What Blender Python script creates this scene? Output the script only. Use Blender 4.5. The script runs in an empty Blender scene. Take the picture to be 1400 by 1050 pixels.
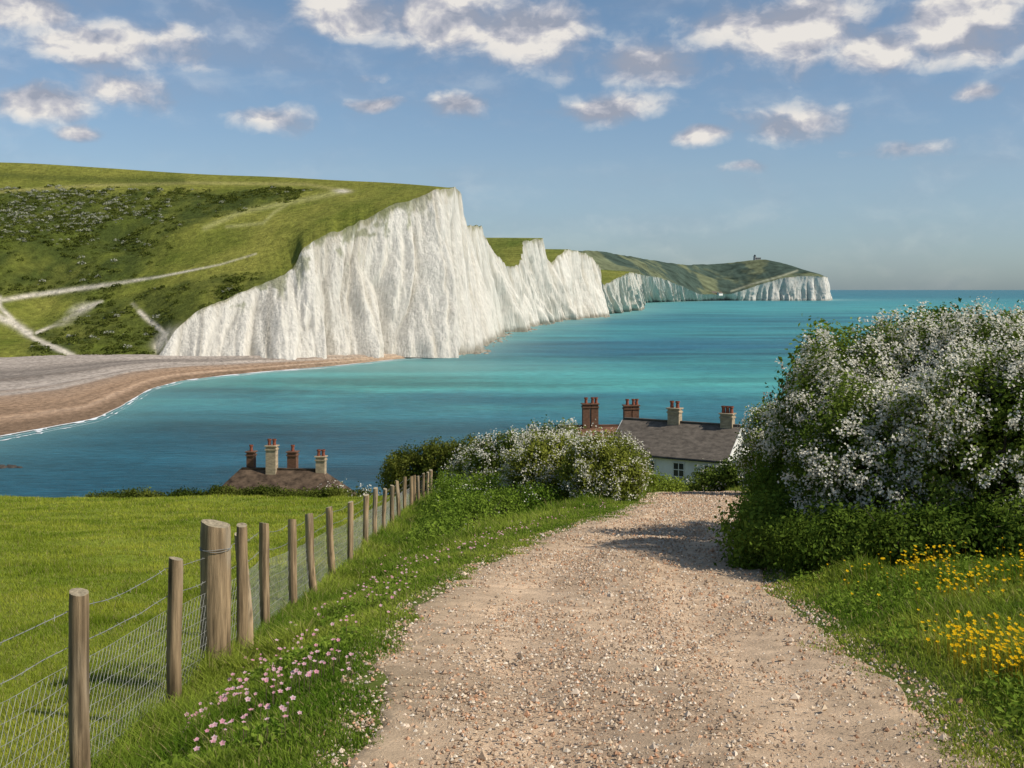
import bpy, math, numpy as np
from mathutils import Vector
rng=np.random.default_rng(7)
scene=bpy.context.scene
H=30.0; F=1500.0
def Wp(px,py,Y): return ((px-700)/F*Y, Y, H-(py-396)/F*Y)
def Wz(px,py,z):
    Y=(H-z)*F/(py-396); return ((px-700)/F*Y,Y,z)
# ---------------- noise
def _h(ix,iy,iz,seed):
    h=(ix.astype(np.int64)*374761393+iy.astype(np.int64)*668265263+iz.astype(np.int64)*1103515245+seed*97531)&0xFFFFFFFF
    h=((h^(h>>13))*1274126177)&0xFFFFFFFF
    h=((h^(h>>15))*2246822519)&0xFFFFFFFF
    h=h^(h>>16)
    return h/4294967295.0*2-1
def vn(x,y,z=0.0,seed=0):
    x,y,z=np.broadcast_arrays(np.asarray(x,float),np.asarray(y,float),np.asarray(z,float))
    ix,iy,iz=np.floor(x),np.floor(y),np.floor(z)
    fx,fy,fz=x-ix,y-iy,z-iz
    ix=ix.astype(np.int64);iy=iy.astype(np.int64);iz=iz.astype(np.int64)
    fx=fx*fx*(3-2*fx);fy=fy*fy*(3-2*fy);fz=fz*fz*(3-2*fz)
    r=0
    for a in (0,1):
        for b in (0,1):
            for c in (0,1):
                w=(fx if a else 1-fx)*(fy if b else 1-fy)*(fz if c else 1-fz)
                r=r+w*_h(ix+a,iy+b,iz+c,seed)
    return r
def fbm(x,y,z=0.0,o=4,seed=0):
    r=0;a=1;s=0;f=1
    for i in range(o):
        r=r+a*vn(np.asarray(x)*f,np.asarray(y)*f,np.asarray(z)*f,seed+i*11);s+=a;a*=.5;f*=2.03
    return r/s
def ss(a,b,x):
    t=np.clip((x-a)/(b-a),0,1);return t*t*(3-2*t)
# ---------------- mesh helper
def mk(name,V,F_,col=None,mat=None,smooth=False,parent=None):
    V=np.asarray(V,np.float32).reshape(-1,3)
    lists=F_ if isinstance(F_,list) else [F_]
    lists=[np.asarray(f,np.int32) for f in lists if len(f)]
    me=bpy.data.meshes.new(name)
    me.vertices.add(len(V)); me.vertices.foreach_set('co',V.ravel())
    loops=np.concatenate([f.ravel() for f in lists])
    tot=np.concatenate([np.full(len(f),f.shape[1],np.int32) for f in lists])
    st=np.concatenate([[0],np.cumsum(tot)[:-1]]).astype(np.int32)
    me.loops.add(len(loops)); me.loops.foreach_set('vertex_index',loops)
    me.polygons.add(len(tot)); me.polygons.foreach_set('loop_start',st)
    me.polygons.foreach_set('loop_total',tot)
    me.polygons.foreach_set('use_smooth',np.full(len(tot),smooth,bool))
    me.update(calc_edges=True)
    if col is not None:
        c=np.ones((len(V),4),np.float32); c[:,:3]=np.asarray(col,np.float32).reshape(-1,3)
        a=me.attributes.new('Col','FLOAT_COLOR','POINT'); a.data.foreach_set('color',c.ravel())
    if mat: me.materials.append(mat)
    ob=bpy.data.objects.new(name,me); scene.collection.objects.link(ob)
    if parent: ob.parent=parent
    return ob
def empty(name,loc=(0,0,0)):
    o=bpy.data.objects.new(name,None);o.location=loc;scene.collection.objects.link(o);return o
def gridF(nu,nv):
    i=np.arange(nu-1)[:,None]*nv+np.arange(nv-1)[None,:]
    i=i.ravel(); return np.stack([i,i+nv,i+nv+1,i+1],1)
# ---------------- materials
def newmat(name):
    m=bpy.data.materials.new(name);m.use_nodes=True;nt=m.node_tree
    for n in list(nt.nodes): nt.nodes.remove(n)
    out=nt.nodes.new('ShaderNodeOutputMaterial')
    return m,nt,out
def mat_col(name,rough=.9,scale=(1,1,1),amt=.3,bump=0.0,bscale=None,transl=0.0,spec=.2,const=None,detail=6,bdist=1.0):
    m,nt,out=newmat(name);N=nt.nodes;L=nt.links
    if const is None:
        at=N.new('ShaderNodeAttribute');at.attribute_name='Col';csock=at.outputs['Color']
    else:
        rg=N.new('ShaderNodeRGB');rg.outputs[0].default_value=(*const,1);csock=rg.outputs[0]
    geo=N.new('ShaderNodeNewGeometry')
    if amt>0:
        mp=N.new('ShaderNodeMapping');mp.inputs['Scale'].default_value=scale;L.new(geo.outputs['Position'],mp.inputs['Vector'])
        no=N.new('ShaderNodeTexNoise');no.inputs['Scale'].default_value=1;no.inputs['Detail'].default_value=detail;no.inputs['Roughness'].default_value=.65
        L.new(mp.outputs[0],no.inputs['Vector'])
        mr=N.new('ShaderNodeMapRange');mr.inputs['From Min'].default_value=.3;mr.inputs['From Max'].default_value=.7
        mr.inputs['To Min'].default_value=1-amt;mr.inputs['To Max'].default_value=1+amt;L.new(no.outputs[0],mr.inputs['Value'])
        mu=N.new('ShaderNodeVectorMath');mu.operation='SCALE';L.new(csock,mu.inputs[0]);L.new(mr.outputs[0],mu.inputs['Scale']);csock=mu.outputs[0]
    if bump==0 and (transl>0):
        p=N.new('ShaderNodeBsdfDiffuse');L.new(csock,p.inputs['Color'])
    else:
        p=N.new('ShaderNodeBsdfPrincipled');p.inputs['Roughness'].default_value=rough;p.inputs['Specular IOR Level'].default_value=spec
        L.new(csock,p.inputs['Base Color'])
    if bump>0:
        mp2=N.new('ShaderNodeMapping');mp2.inputs['Scale'].default_value=bscale or scale;L.new(geo.outputs['Position'],mp2.inputs['Vector'])
        n2=N.new('ShaderNodeTexNoise');n2.inputs['Scale'].default_value=1;n2.inputs['Detail'].default_value=8;n2.inputs['Roughness'].default_value=.7;L.new(mp2.outputs[0],n2.inputs['Vector'])
        b=N.new('ShaderNodeBump');b.inputs['Strength'].default_value=bump;b.inputs['Distance'].default_value=bdist;L.new(n2.outputs[0],b.inputs['Height']);L.new(b.outputs[0],p.inputs['Normal'])
    sh=p.outputs[0]
    if transl>0:
        t=N.new('ShaderNodeBsdfTranslucent');L.new(csock,t.inputs['Color'])
        mx=N.new('ShaderNodeMixShader');mx.inputs[0].default_value=transl;L.new(p.outputs[0],mx.inputs[1]);L.new(t.outputs[0],mx.inputs[2]);sh=mx.outputs[0]
    L.new(sh,out.inputs['Surface']);return m
M_leaf=mat_col('foliage_mat',.6,amt=0,transl=.35)
M_blade=mat_col('grass_blade_mat',.6,amt=0,transl=.4)
M_petal=mat_col('petal_mat',.7,amt=0,transl=.35)
M_hill=mat_col('hill_grass_mat',.95,(.3,.3,.3),.40,.8,(.5,.5,.5),spec=.05,bdist=2.0,detail=9)
M_far=mat_col('far_land_mat',1,(.03,.03,.03),.5,.0,spec=.0,detail=9)
M_chalk=mat_col('chalk_mat',.95,(.6,.6,.05),.17,.9,(.7,.7,.13),spec=.05,bdist=2.4,detail=10)
M_beach=mat_col('shingle_mat',.95,(.9,.45,.5),.45,.6,(1.8,1.8,1.8),spec=.1,bdist=.6,detail=12)
M_ground=mat_col('ground_mat',.95,(6,6,6),.35,.6,(20,20,20),spec=.05,bdist=.05)
M_path=mat_col('gravel_mat',.95,(5,5,5),.30,.9,(45,45,45),spec=.15,bdist=.02,detail=10)
M_peb=mat_col('pebble_mat',.8,amt=0,spec=.25)
M_wood=mat_col('weathered_wood_mat',.9,(34,34,2.2),.5,.8,(60,60,4),spec=.15,bdist=.012)
M_wire=mat_col('galvanised_wire_mat',.5,(8,8,8),.3,spec=.5,const=(.22,.22,.2))
M_bark=mat_col('bark_mat',.9,(12,12,5),.4,.5,(30,30,8),const=(.07,.055,.04),bdist=.02)
M_white=mat_col('white_render_mat',.85,(1.2,1.2,.5),.10,.1,(6,6,6),const=(.72,.70,.64),bdist=.02)
M_slate=mat_col('slate_roof_mat',.8,(1.6,1.6,5),.45,.4,(3,3,8),const=(.12,.10,.08),bdist=.05)
M_tile=mat_col('tile_roof_mat',.85,(1.5,1.5,3),.45,.4,(3,3,8),const=(.15,.075,.045),bdist=.05)
M_oldroof=mat_col('lichen_roof_mat',.9,(1.1,1.1,2),.8,.5,(3,3,8),const=(.085,.058,.038),bdist=.05)
M_brick=mat_col('brick_mat',.9,(3,3,9),.4,.4,(8,8,20),const=(.15,.08,.05),bdist=.03)
M_stack=mat_col('cream_stack_mat',.9,(2,2,5),.4,.3,(8,8,14),const=(.38,.30,.20),bdist=.03)
M_pot=mat_col('terracotta_mat',.8,(4,4,4),.3,const=(.22,.07,.04))
M_glass=mat_col('window_glass_mat',.15,amt=0,spec=.6,const=(.03,.035,.04))
M_foam=mat_col('foam_mat',.9,(.8,.8,.8),.15,const=(.72,.74,.74))

# ---------------- foreground terrain
YL=[-20,4.5,7.4,10.6,15,19,23,28,32,36,45,60]
XL=[-.5,-.69,-.88,-.7,0,1.2,2.35,3.45,4.1,4.6,5.5,6.5]
YR=[-20,4.5,6,8,10.6,15,19,23,28,32,36,45,60]
XR=[1.9,2.06,2.14,2.22,2.5,3.5,4.45,5.5,6.9,6.9,7.4,8.3,9.4]
def PL(Y): return np.interp(Y,YL,XL)
def PR(Y): return np.interp(Y,YR,XR)
def FX(Y): return -2.2-.03*np.asarray(Y,float)
def sp(x,k): return k*np.logaddexp(0,np.asarray(x)/k)
def gz(X,Y):
    X=np.asarray(X,float);Y=np.asarray(Y,float)
    Dp=1.303+.146*Y+.054*sp(Y-35,1.2)+.25*sp(Y-122,3)
    Df=2.0+.15*Y+.14*sp(Y-51.5,.8)+.4*sp(Y-115,3)
    lx=PL(Y);rx=PR(Y);fx=FX(Y)
    t=np.clip((X-fx+.3)/(lx-fx+.3),0,1);t=t*t*(3-2*t)
    D=Df*(1-t)+Dp*t
    xr=np.clip(X-rx,0,3.5); D=D-.10*xr*ss(60,40,Y)
    off=ss(0,1.5,np.maximum(lx-X,X-rx))
    D=D-off*(.05*vn(X/.8,Y/.8,0,1)+.14*fbm(X/6,Y/6,0,3,2))-.015*vn(X/.4,Y/.6,0,5)-.03*vn(X/1.3,Y/2.5,0,6)
    D=D+.5*np.clip(np.abs(X)-75,0,50)
    return H-D
a=np.linspace(-1,1,420);Xg=95*np.sinh(a*3.6)/np.sinh(3.6)
b=np.linspace(0,1,460);Yg=-15+200*(b**2.0)
GX,GY=np.meshgrid(Xg,Yg,indexing='ij')
ins=np.minimum(GX-PL(GY),PR(GY)-GX)
GZ=gz(GX,GY)-.06*ss(0,.25,ins)*(GY<58)
n1=fbm(GX/2,GY/2,0,4,9)[...,None];field=(GX<FX(GY))[...,None]
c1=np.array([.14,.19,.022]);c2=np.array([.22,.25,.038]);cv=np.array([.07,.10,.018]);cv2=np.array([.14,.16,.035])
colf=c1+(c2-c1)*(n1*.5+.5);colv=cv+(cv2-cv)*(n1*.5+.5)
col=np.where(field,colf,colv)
shore=ss(3,1,GZ)[...,None];col=col*(1-shore)+np.array([.3,.25,.2])*shore
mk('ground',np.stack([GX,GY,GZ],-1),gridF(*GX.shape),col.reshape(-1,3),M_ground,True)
# path
yy=-10+68*(np.linspace(0,1,520)**1.4);uu=np.linspace(0,1,60)
PY,PU=np.meshgrid(yy,uu,indexing='ij')
el=.16*fbm(PY*1.3,3.1,0,4,21);er=.16*fbm(PY*1.3,7.7,0,4,22)
PX=(PL(PY)+el)*(1-PU)+(PR(PY)+er)*PU
PZ=gz(PX,PY)-.05*((PU==0)|(PU==1))+.014*fbm(PX*5,PY*5,0,3,23)
tr=np.exp(-((PU-.28-.03*vn(PY/3,1,0,26))/.09)**2)+np.exp(-((PU-.72-.03*vn(PY/3,5,0,27))/.09)**2)
PZ=PZ-.04*tr
pc=np.array([.53,.385,.255])[None,None]*(.96+.22*tr[...,None]+.36*fbm(PX*1.1,PY*.5,0,5,24)[...,None])
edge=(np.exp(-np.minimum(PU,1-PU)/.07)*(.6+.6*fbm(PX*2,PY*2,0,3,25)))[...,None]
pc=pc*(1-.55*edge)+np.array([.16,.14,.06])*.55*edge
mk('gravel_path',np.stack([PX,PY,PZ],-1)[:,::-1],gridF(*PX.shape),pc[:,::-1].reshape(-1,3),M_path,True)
# pebbles
def pebbles(n):
    Y=3.2*np.exp(rng.random(n)*np.log(34/3.2));u=rng.random(n)*1.12-.06
    X=PL(Y)*(1-u)+PR(Y)*u
    g=rng.random(n)<(.42+.7*fbm(X*1.2,Y*.8,0,3,31)+.35*np.exp(-((u-.5)/.13)**2)+.3*np.exp(-np.minimum(u,1-u)/.08)); X=X[g];Y=Y[g];n=len(X)
    s=(.0030+.010*rng.random(n)**2.6)*(1+Y/16);big=rng.random(n)<.01;s=np.where(big,s*2.0,s)
    base=np.array([[1,0,0],[0,1,0],[-1,0,0],[0,-1,0],[.1,.1,.75],[0,0,-.6]],float)
    th=rng.random(n)*6.28;c,sn=np.cos(th),np.sin(th)
    J=1+.45*(rng.random((n,6,3))-.5)
    B=base[None]*J*s[:,None,None]
    V=np.stack([B[...,0]*c[:,None]-B[...,1]*sn[:,None]*.7,B[...,0]*sn[:,None]+B[...,1]*c[:,None]*.7,B[...,2]],-1)
    z=gz(X,Y)
    V=V+np.stack([X,Y,z+.2*s],-1)[:,None,:]
    f=np.array([[0,1,4],[1,2,4],[2,3,4],[3,0,4],[1,0,5],[2,1,5],[3,2,5],[0,3,5]])
    Fc=(np.arange(n)[:,None,None]*6+f[None]).reshape(-1,3)
    pal=np.array([[.58,.45,.31],[.53,.38,.25],[.46,.31,.20],[.62,.50,.38],[.34,.25,.17],[.66,.57,.45],[.50,.28,.16]])
    cc=pal[rng.integers(0,7,n)]*(.70+.4*rng.random((n,1)))
    mk('gravel_stones',V,Fc,np.repeat(cc,6,0),M_peb)
pebbles(95000)
# ---------------- blades
def blades(name,X,Y,h,w,col,lean=.35,bent=True,parent=None):
    n=len(X);z=gz(X,Y)-.01;th=rng.random(n)*6.283
    dx,dy=np.cos(th),np.sin(th)
    ph=rng.random(n)*6.283;lx=np.cos(ph)*lean*rng.random(n)*h-.05*h;ly=np.sin(ph)*lean*rng.random(n)*h
    P=np.stack([X,Y,z],-1);S=np.stack([dx*w/2,dy*w/2,0*w],-1)
    if bent:
        Mm=P+np.stack([lx*.35,ly*.35,h*.6],-1);T=P+np.stack([lx*1.3,ly*1.3,h],-1)
        V=np.stack([P-S,P+S,Mm+S*.8,Mm-S*.8,T],1)
        i=np.arange(n)[:,None]*5
        Fs=[i+np.array([[0,1,2,3]]),i+np.array([[3,2,4]])];k=5
    else:
        T=P+np.stack([lx,ly,h],-1);V=np.stack([P-S,P+S,T],1);i=np.arange(n)[:,None]*3
        Fs=[i+np.array([[0,1,2]])];k=3
    C=(col[:,None,:]*np.ones((1,k,1))).reshape(-1,3)
    return mk(name,V,Fs,C,M_blade,parent=parent)
def gcol(n,X,Y,A,B,dry=.08,sc=1.5,seed=40):
    t=np.clip(.5+1.1*fbm(X/sc,Y/sc,0,4,seed)+.35*(rng.random(n)-.5),0,1)[:,None]
    c=np.array(A)*(1-t)+np.array(B)*t
    c=c*(.7+.6*rng.random((n,1)))
    d=rng.random(n)<dry;c[d]=np.array([.38,.33,.13])*(.7+.5*rng.random((d.sum(),1)))
    return c
# field
n=420000
Y=4.5*np.exp(rng.random(n)*np.log(54/4.5));xl=-.467*Y*1.08-2.5;xr=FX(Y)-.02
X=xl+(xr-xl)*rng.random(n);g=xr>xl;X,Y=X[g],Y[g];n=len(X)
h=(.020+.03*rng.random(n)+.07*np.clip(fbm(X/.9,Y/.9,0,3,41),0,1))*(1+Y/50);w=.0035+.00055*Y
blades('field_grass',X,Y,h,w,gcol(n,X,Y,(.17,.235,.02),(.40,.42,.055),.10,1.6),.9,False)
# verges
def verge(name,n,ymax,xf,hf,A,B,dry,seed):
    Y=3.4*np.exp(rng.random(n)*np.log(ymax/3.4));a0,a1=xf(Y);X=a0+(a1-a0)*rng.random(n)
    h=hf(X,Y)*(.5+.8*rng.random(n));k=h>.012;X,Y,h=X[k],Y[k],h[k];n=len(X)
    w=.0045+.0005*Y
    return blades(name,X,Y,h,w,gcol(n,X,Y,A,B,dry,.9,seed),.8,True)
def hl(X,Y):
    dp=PL(Y)-X;df=X-FX(Y)
    base=.04+.04*ss(.2,1.0,dp)+.12*np.exp(-(df/.3)**2)+.13*ss(.1,.6,fbm(X/.6,Y/.6,0,3,44))*ss(.3,.9,dp)+.12*ss(16,26,Y)*ss(.6,1.6,dp)
    edge=ss(-.40,.15,dp+.5*fbm(X*1.5,Y*1.5,0,3,45))
    return base*edge*(rng.random(len(X))<.12+.88*edge)
verge('verge_grass',340000,52,lambda Y:(FX(Y)-.25,PL(Y)+.45),hl,(.10,.18,.016),(.29,.35,.05),.08,46)
def hr(X,Y):
    dp=X-PR(Y)
    base=.04+.06*ss(.2,1.0,dp)+.14*ss(0.1,.6,fbm(X/.6,Y/.6,0,3,47))*ss(.2,.8,dp)
    edge=ss(-.35,.2,dp+.5*fbm(X*1.5,Y*1.5,0,3,48))
    return base*edge*(rng.random(len(X))<.12+.88*edge)
verge('verge_grass',210000,34,lambda Y:(PR(Y)-.4,PR(Y)+1.4+.22*Y),hr,(.10,.18,.016),(.31,.36,.05),.09,49)
n=50000;Y=34+rng.random(n)*30;X=-5+rng.random(n)*22;k=(X<PL(Y))|(X>PR(Y));X,Y=X[k],Y[k];n=len(X)
blades('bank_grass',X,Y,.12+.12*rng.random(n),np.full(n,.03),gcol(n,X,Y,(.10,.16,.02),(.26,.31,.05)),.7,False)
# ---------------- leaf helper, broad-leaved weeds
def leafquads(C,Nn,l,w,col):
    n=len(C);r=rng.normal(size=(n,3));N_=Nn+.75*rng.normal(size=(n,3));N_/=np.linalg.norm(N_,axis=1)[:,None]
    a_=np.cross(N_,r);a_/=np.linalg.norm(a_,axis=1)[:,None];b_=np.cross(N_,a_)
    V=np.stack([C-a_*l[:,None],C-b_*w[:,None]+N_*(w*.3)[:,None],C+a_*l[:,None],C+b_*w[:,None]+N_*(w*.3)[:,None]],1)
    return V.reshape(-1,3),np.arange(n*4).reshape(-1,4),np.repeat(col,4,0)
def weeds(n,f,y0,y1,seed,thr):
    Y=y0*np.exp(rng.random(n)*np.log(y1/y0));a0,a1=f(Y);X=a0+(a1-a0)*rng.random(n)
    k=fbm(X/.7,Y/.7,0,3,seed)>thr;X,Y=X[k],Y[k];X=np.repeat(X,10);Y=np.repeat(Y,10);n=len(X)
    X=X+rng.normal(size=n)*.08;Y=Y+rng.normal(size=n)*.08;z=gz(X,Y)+.01+.11*rng.random(n)
    l=.010+.016*rng.random(n)
    c=np.array([.10,.17,.018])+rng.random((n,1))*np.array([.13,.14,.025])
    V,Fq,Cq=leafquads(np.stack([X,Y,z],-1),np.tile([0,-.2,.8],(n,1)),l,l*.5,c)
    mk('verge_weeds',V,Fq,Cq,M_leaf)
weeds(4200,lambda Y:(FX(Y)-.1,PL(Y)-.25),5.0,30,501,.18)
weeds(4200,lambda Y:(PR(Y)+.25,PR(Y)+1.2+.2*Y),4.0,14,502,.12)
# ---------------- flowers
def flowers(name,X,Y,hh,r,colA,colB,cen):
    n=len(X);z=gz(X,Y)+hh
    nrm=np.stack([.5*(rng.random(n)-.3),-.9*rng.random(n),np.ones(n)],-1);nrm/=np.linalg.norm(nrm,axis=1)[:,None]
    ax=np.cross(nrm,np.array([0,1,.3]));ax/=np.linalg.norm(ax,axis=1)[:,None];ay=np.cross(nrm,ax)
    C=np.stack([X,Y,z],-1);k=10
    ang=np.arange(k)/k*6.283;rad=np.where(np.arange(k)%2==0,1,.62)
    ring=C[:,None]+(ax[:,None]*np.cos(ang)[None,:,None]+ay[:,None]*np.sin(ang)[None,:,None])*(r[:,None,None]*rad[None,:,None])+nrm[:,None]*(r*.25)[:,None,None]
    st=C-np.array([0,0,1])*hh[:,None]
    V=np.concatenate([C[:,None],ring,(st-[.002,0,0])[:,None],(st+[.002,0,0])[:,None]],1);K=k+3
    i=np.arange(n)[:,None,None]*K
    f=np.array([[0,1+j,1+(j+1)%k] for j in range(k)]+[[0,k+1,k+2]])
    t=rng.random((n,1));pc=np.array(colA)*(1-t)+np.array(colB)*t
    cols=np.repeat(pc[:,None],K,1);cols[:,0]=cen;cols[:,-2:]=(.06,.11,.02)
    mk(name,V,(i+f[None]).reshape(-1,3),cols.reshape(-1,3),M_petal)
def sc(n,f,thr,seed,y0,y1,cs=.7):
    Y=y0*np.exp(rng.random(n)*np.log(y1/y0));a0,a1=f(Y);X=a0+(a1-a0)*rng.random(n)
    k=fbm(X/cs,Y/cs,0,3,seed)>thr;return X[k],Y[k]
X,Y=sc(1250,lambda Y:(FX(Y)+.35,PL(Y)-.10),.06,61,5.0,30,.45)
flowers('pink_thrift_flowers',X,Y,.08+.10*rng.random(len(X)),.010+.009*rng.random(len(X)),(.75,.36,.43),(.8,.66,.66),(.6,.25,.3))
X1,Y1=sc(650,lambda Y:(PR(Y)+.33,PR(Y)+1.3),-.02,62,5.5,6.8,.3)
X2,Y2=sc(1100,lambda Y:(PR(Y)+.9,PR(Y)+.8+.2*Y),.08,63,7.2,10.0,.35)
X3,Y3=sc(500,lambda Y:(PR(Y)+.4,PR(Y)+1+.2*Y),.05,64,5.0,14,.5)
X=np.concatenate([X1,X2,X3]);Y=np.concatenate([Y1,Y2,Y3])
flowers('yellow_buttercup_flowers',X,Y,.10+.17*rng.random(len(X)),.009+.008*rng.random(len(X)),(.80,.48,.01),(.85,.60,.02),(.6,.33,.01))
# ---------------- tubes
def segs(P0,P1,r,name,mat,parent=None,k=3,r1=None,col=None):
    P0=np.asarray(P0,float);P1=np.asarray(P1,float);n=len(P0);r=np.broadcast_to(r,(n,));r1=r if r1 is None else np.broadcast_to(r1,(n,))
    d=P1-P0;d=d/(np.linalg.norm(d,axis=1)[:,None]+1e-9)
    up=np.where(np.abs(d[:,2:3])>.9,np.array([[1.,0,0]]),np.array([[0,0,1.]]))
    a_=np.cross(d,up);a_/=np.linalg.norm(a_,axis=1)[:,None];b_=np.cross(d,a_)
    an=np.arange(k)/k*6.283
    ring=a_[:,None]*np.cos(an)[None,:,None]+b_[:,None]*np.sin(an)[None,:,None]
    V=np.concatenate([P0[:,None]+ring*r[:,None,None],P1[:,None]+ring*r1[:,None,None]],1)
    f=np.array([[j,(j+1)%k,k+(j+1)%k,k+j] for j in range(k)])
    return mk(name,V,(np.arange(n)[:,None,None]*2*k+f[None]).reshape(-1,4),col,mat,k>4,parent)
# ---------------- fence
fence=empty('fence')
posts=[(3.9,-2.36,1.25,.05,0),(6.0,-2.37,1.22,.052,.0),(8.0,-2.47,1.2,.05,.0),(9.8,-2.35,1.2,.052,-.05),(11.4,-2.55,1.22,.05,-.03),(13.2,-2.62,1.2,.05,-.02),(15,-2.7,1.22,.052,-.07),(17,-2.78,1.2,.05,-.06),
 (19.3,-2.85,1.2,.05,.0),(21.8,-2.92,1.2,.055,.02),(23.6,-2.95,1.25,.05,.0),(26,-3.05,1.2,.05,.03),(28.3,-3.1,1.2,.055,.0),(31,-3.2,1.25,.055,-.03),(33.5,-3.28,1.25,.055,.0),(36,-3.33,1.2,.06,.02),(38.5,-3.42,1.2,.055,0),(41,-3.5,1.2,.06,0),(44,-3.56,1.2,.06,0),(47,-3.62,1.25,.06,.02),(50,-3.7,1.3,.08,0)]
def post(X,Y,h,r,lean,name,k=18):
    zz=gz(X,Y)-.15;rows=20
    t=np.linspace(0,1,rows);an=np.arange(k)/k*6.283
    T,A=np.meshgrid(t,an,indexing='ij')
    R=r*(1+.06*(1-T)+.08*vn(np.cos(A)*1.5+X*7,np.sin(A)*1.5+Y*3,T*3,70)+.10*vn(np.cos(A)*5+X*7,np.sin(A)*5,T*1.2,71))
    R=np.where(T==1,R*.95,R)
    Zr=T*(h+.15)+(T>.97)*(.012*np.cos(A+X*9)*r/.05)
    V=np.stack([X+R*np.cos(A)+lean*T*h+0.02*vn(T*2,Y),Y+R*np.sin(A)+lean*.4*T,zz+Zr],-1).reshape(-1,3)
    f=[[i*k+j,i*k+(j+1)%k,(i+1)*k+(j+1)%k,(i+1)*k+j] for i in range(rows-1) for j in range(k)]
    topring=V[-k:].copy();V=np.vstack([V,topring,topring.mean(0)+[0,0,.002]]);ci=len(V)-1;b0=rows*k
    tri=[[b0+j,b0+(j+1)%k,ci] for j in range(k)]
    tone=.8+.4*rng.random()
    cc=np.array([.33,.235,.135])*tone*np.ones((len(V),3))
    cc*= (1+.35*vn(V[:,0]*22,V[:,1]*22,V[:,2]*2,73))[:,None]
    gr=ss(0,.5,fbm(V[:,0]*6,V[:,1]*6,V[:,2]*1.5,3,74))[:,None];cc=cc*(1-.5*gr)+np.array([.28,.25,.19])*.5*gr
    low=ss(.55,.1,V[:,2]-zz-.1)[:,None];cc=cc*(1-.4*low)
    cc[b0:]=np.array([.36,.30,.20])*tone
    cr_=ss(.5,.2,np.abs(vn(np.arctan2(V[:,1]-Y,V[:,0]-X)*3.5,V[:,2]*.6,X*3,75))*4)[:,None]*.5;cc[:b0]*=(1-cr_[:b0])
    mk(name,V,[np.array(f),np.array(tri)],cc,M_wood,True,fence)
for i,(Y,X,h,r,l) in enumerate(posts): post(X,Y,h,r,l,'post_%d'%(i+1))
post(-2.44,9.0,1.32,.115,.01,'gate_post',30)
post(-2.31,9.35,1.28,.048,.01,'strut_post')
fp=[(X,Y,gz(X,Y),l) for (Y,X,h,r,l) in posts]
def line(hts,r,name,wob=0.0,sag=.02,sub=14):
    P0=[];P1=[]
    for hh in hts:
        for i in range(len(fp)-1):
            a_,b_=fp[i],fp[i+1];t=np.linspace(0,1,sub+1)
            x=a_[0]+(b_[0]-a_[0])*t+(a_[3]*(1-t)+b_[3]*t)*hh-.05;y=a_[1]+(b_[1]-a_[1])*t
            g=a_[2]*(1-t)+b_[2]*t
            z=g+hh-sag*4*t*(1-t)+wob*vn(y*3,hh*9,0,80)
            q=np.stack([x,y,z],-1);P0.append(q[:-1]);P1.append(q[1:])
    segs(np.concatenate(P0),np.concatenate(P1),r,name,M_wire,fence)
line([1.12],.0028,'barbed_wire_top',.008,.03,18);line([.92],.0028,'barbed_wire_lower',.008,.02,18)
line([.82,.72,.62,.52,.42,.32,.22,.12],.0018,'net_line_wires',.012,.015)
ys=np.arange(4,30,.12);B0=[];B1=[]
for hh in (1.12,.92):
    fy=np.array([p[1] for p in fp]);t=np.interp(ys,fy,np.arange(len(fp)));i=np.minimum(t.astype(int),len(fp)-2);fr=t-i
    A_=np.array(fp);q=A_[i]*(1-fr[:,None])+A_[i+1]*fr[:,None]
    s_=.03 if hh>1 else .02
    z=q[:,2]+hh-s_*4*fr*(1-fr)+.008*vn(ys*3,hh*9,0,80);x=q[:,0]+q[:,3]*hh-.05
    c=np.stack([x,ys,z],-1);o=(rng.random((len(ys),3))-.5)*.035;o[:,2]=np.sign(o[:,2])*.014
    B0.append(c-o);B1.append(c+o)
segs(np.concatenate(B0),np.concatenate(B1),.0016,'barbs',M_wire,fence)
ys=np.arange(4,36,.075);A_=np.array(fp);fy=A_[:,1]
hh=np.arange(.1,.83,.06);N0=[];N1=[]
def netp(y,h_):
    t=np.interp(y,fy,np.arange(len(fp)));i=np.minimum(t.astype(int),len(fp)-2);fr=t-i
    q=A_[i]*(1-fr[:,None])+A_[i+1]*fr[:,None]
    return np.stack([q[:,0]+q[:,3]*h_-.05+.01*vn(y*2,h_*5,0,82),y,q[:,2]+h_-.015*4*fr*(1-fr)],-1)
for j in range(len(hh)-1):
    o0=.0375*(j%2);o1=.0375*((j+1)%2)
    N0.append(netp(ys+o0,hh[j]));N1.append(netp(ys+o1,hh[j+1]))
    N0.append(netp(ys+o0,hh[j]));N1.append(netp(ys+o1+(-.075 if o0<o1 else .075),hh[j+1]))
segs(np.concatenate(N0),np.concatenate(N1),.0011,'wire_netting',M_wire,fence)
an=np.linspace(0,6.283*2,41);gp=np.stack([-2.43+.127*np.cos(an),9.0+.127*np.sin(an),gz(-2.44,9.0)+1.12+.01*np.sin(an*1.5)],-1)
segs(gp[:-1],gp[1:],.003,'wire_wrap',M_wire,fence)

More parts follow.
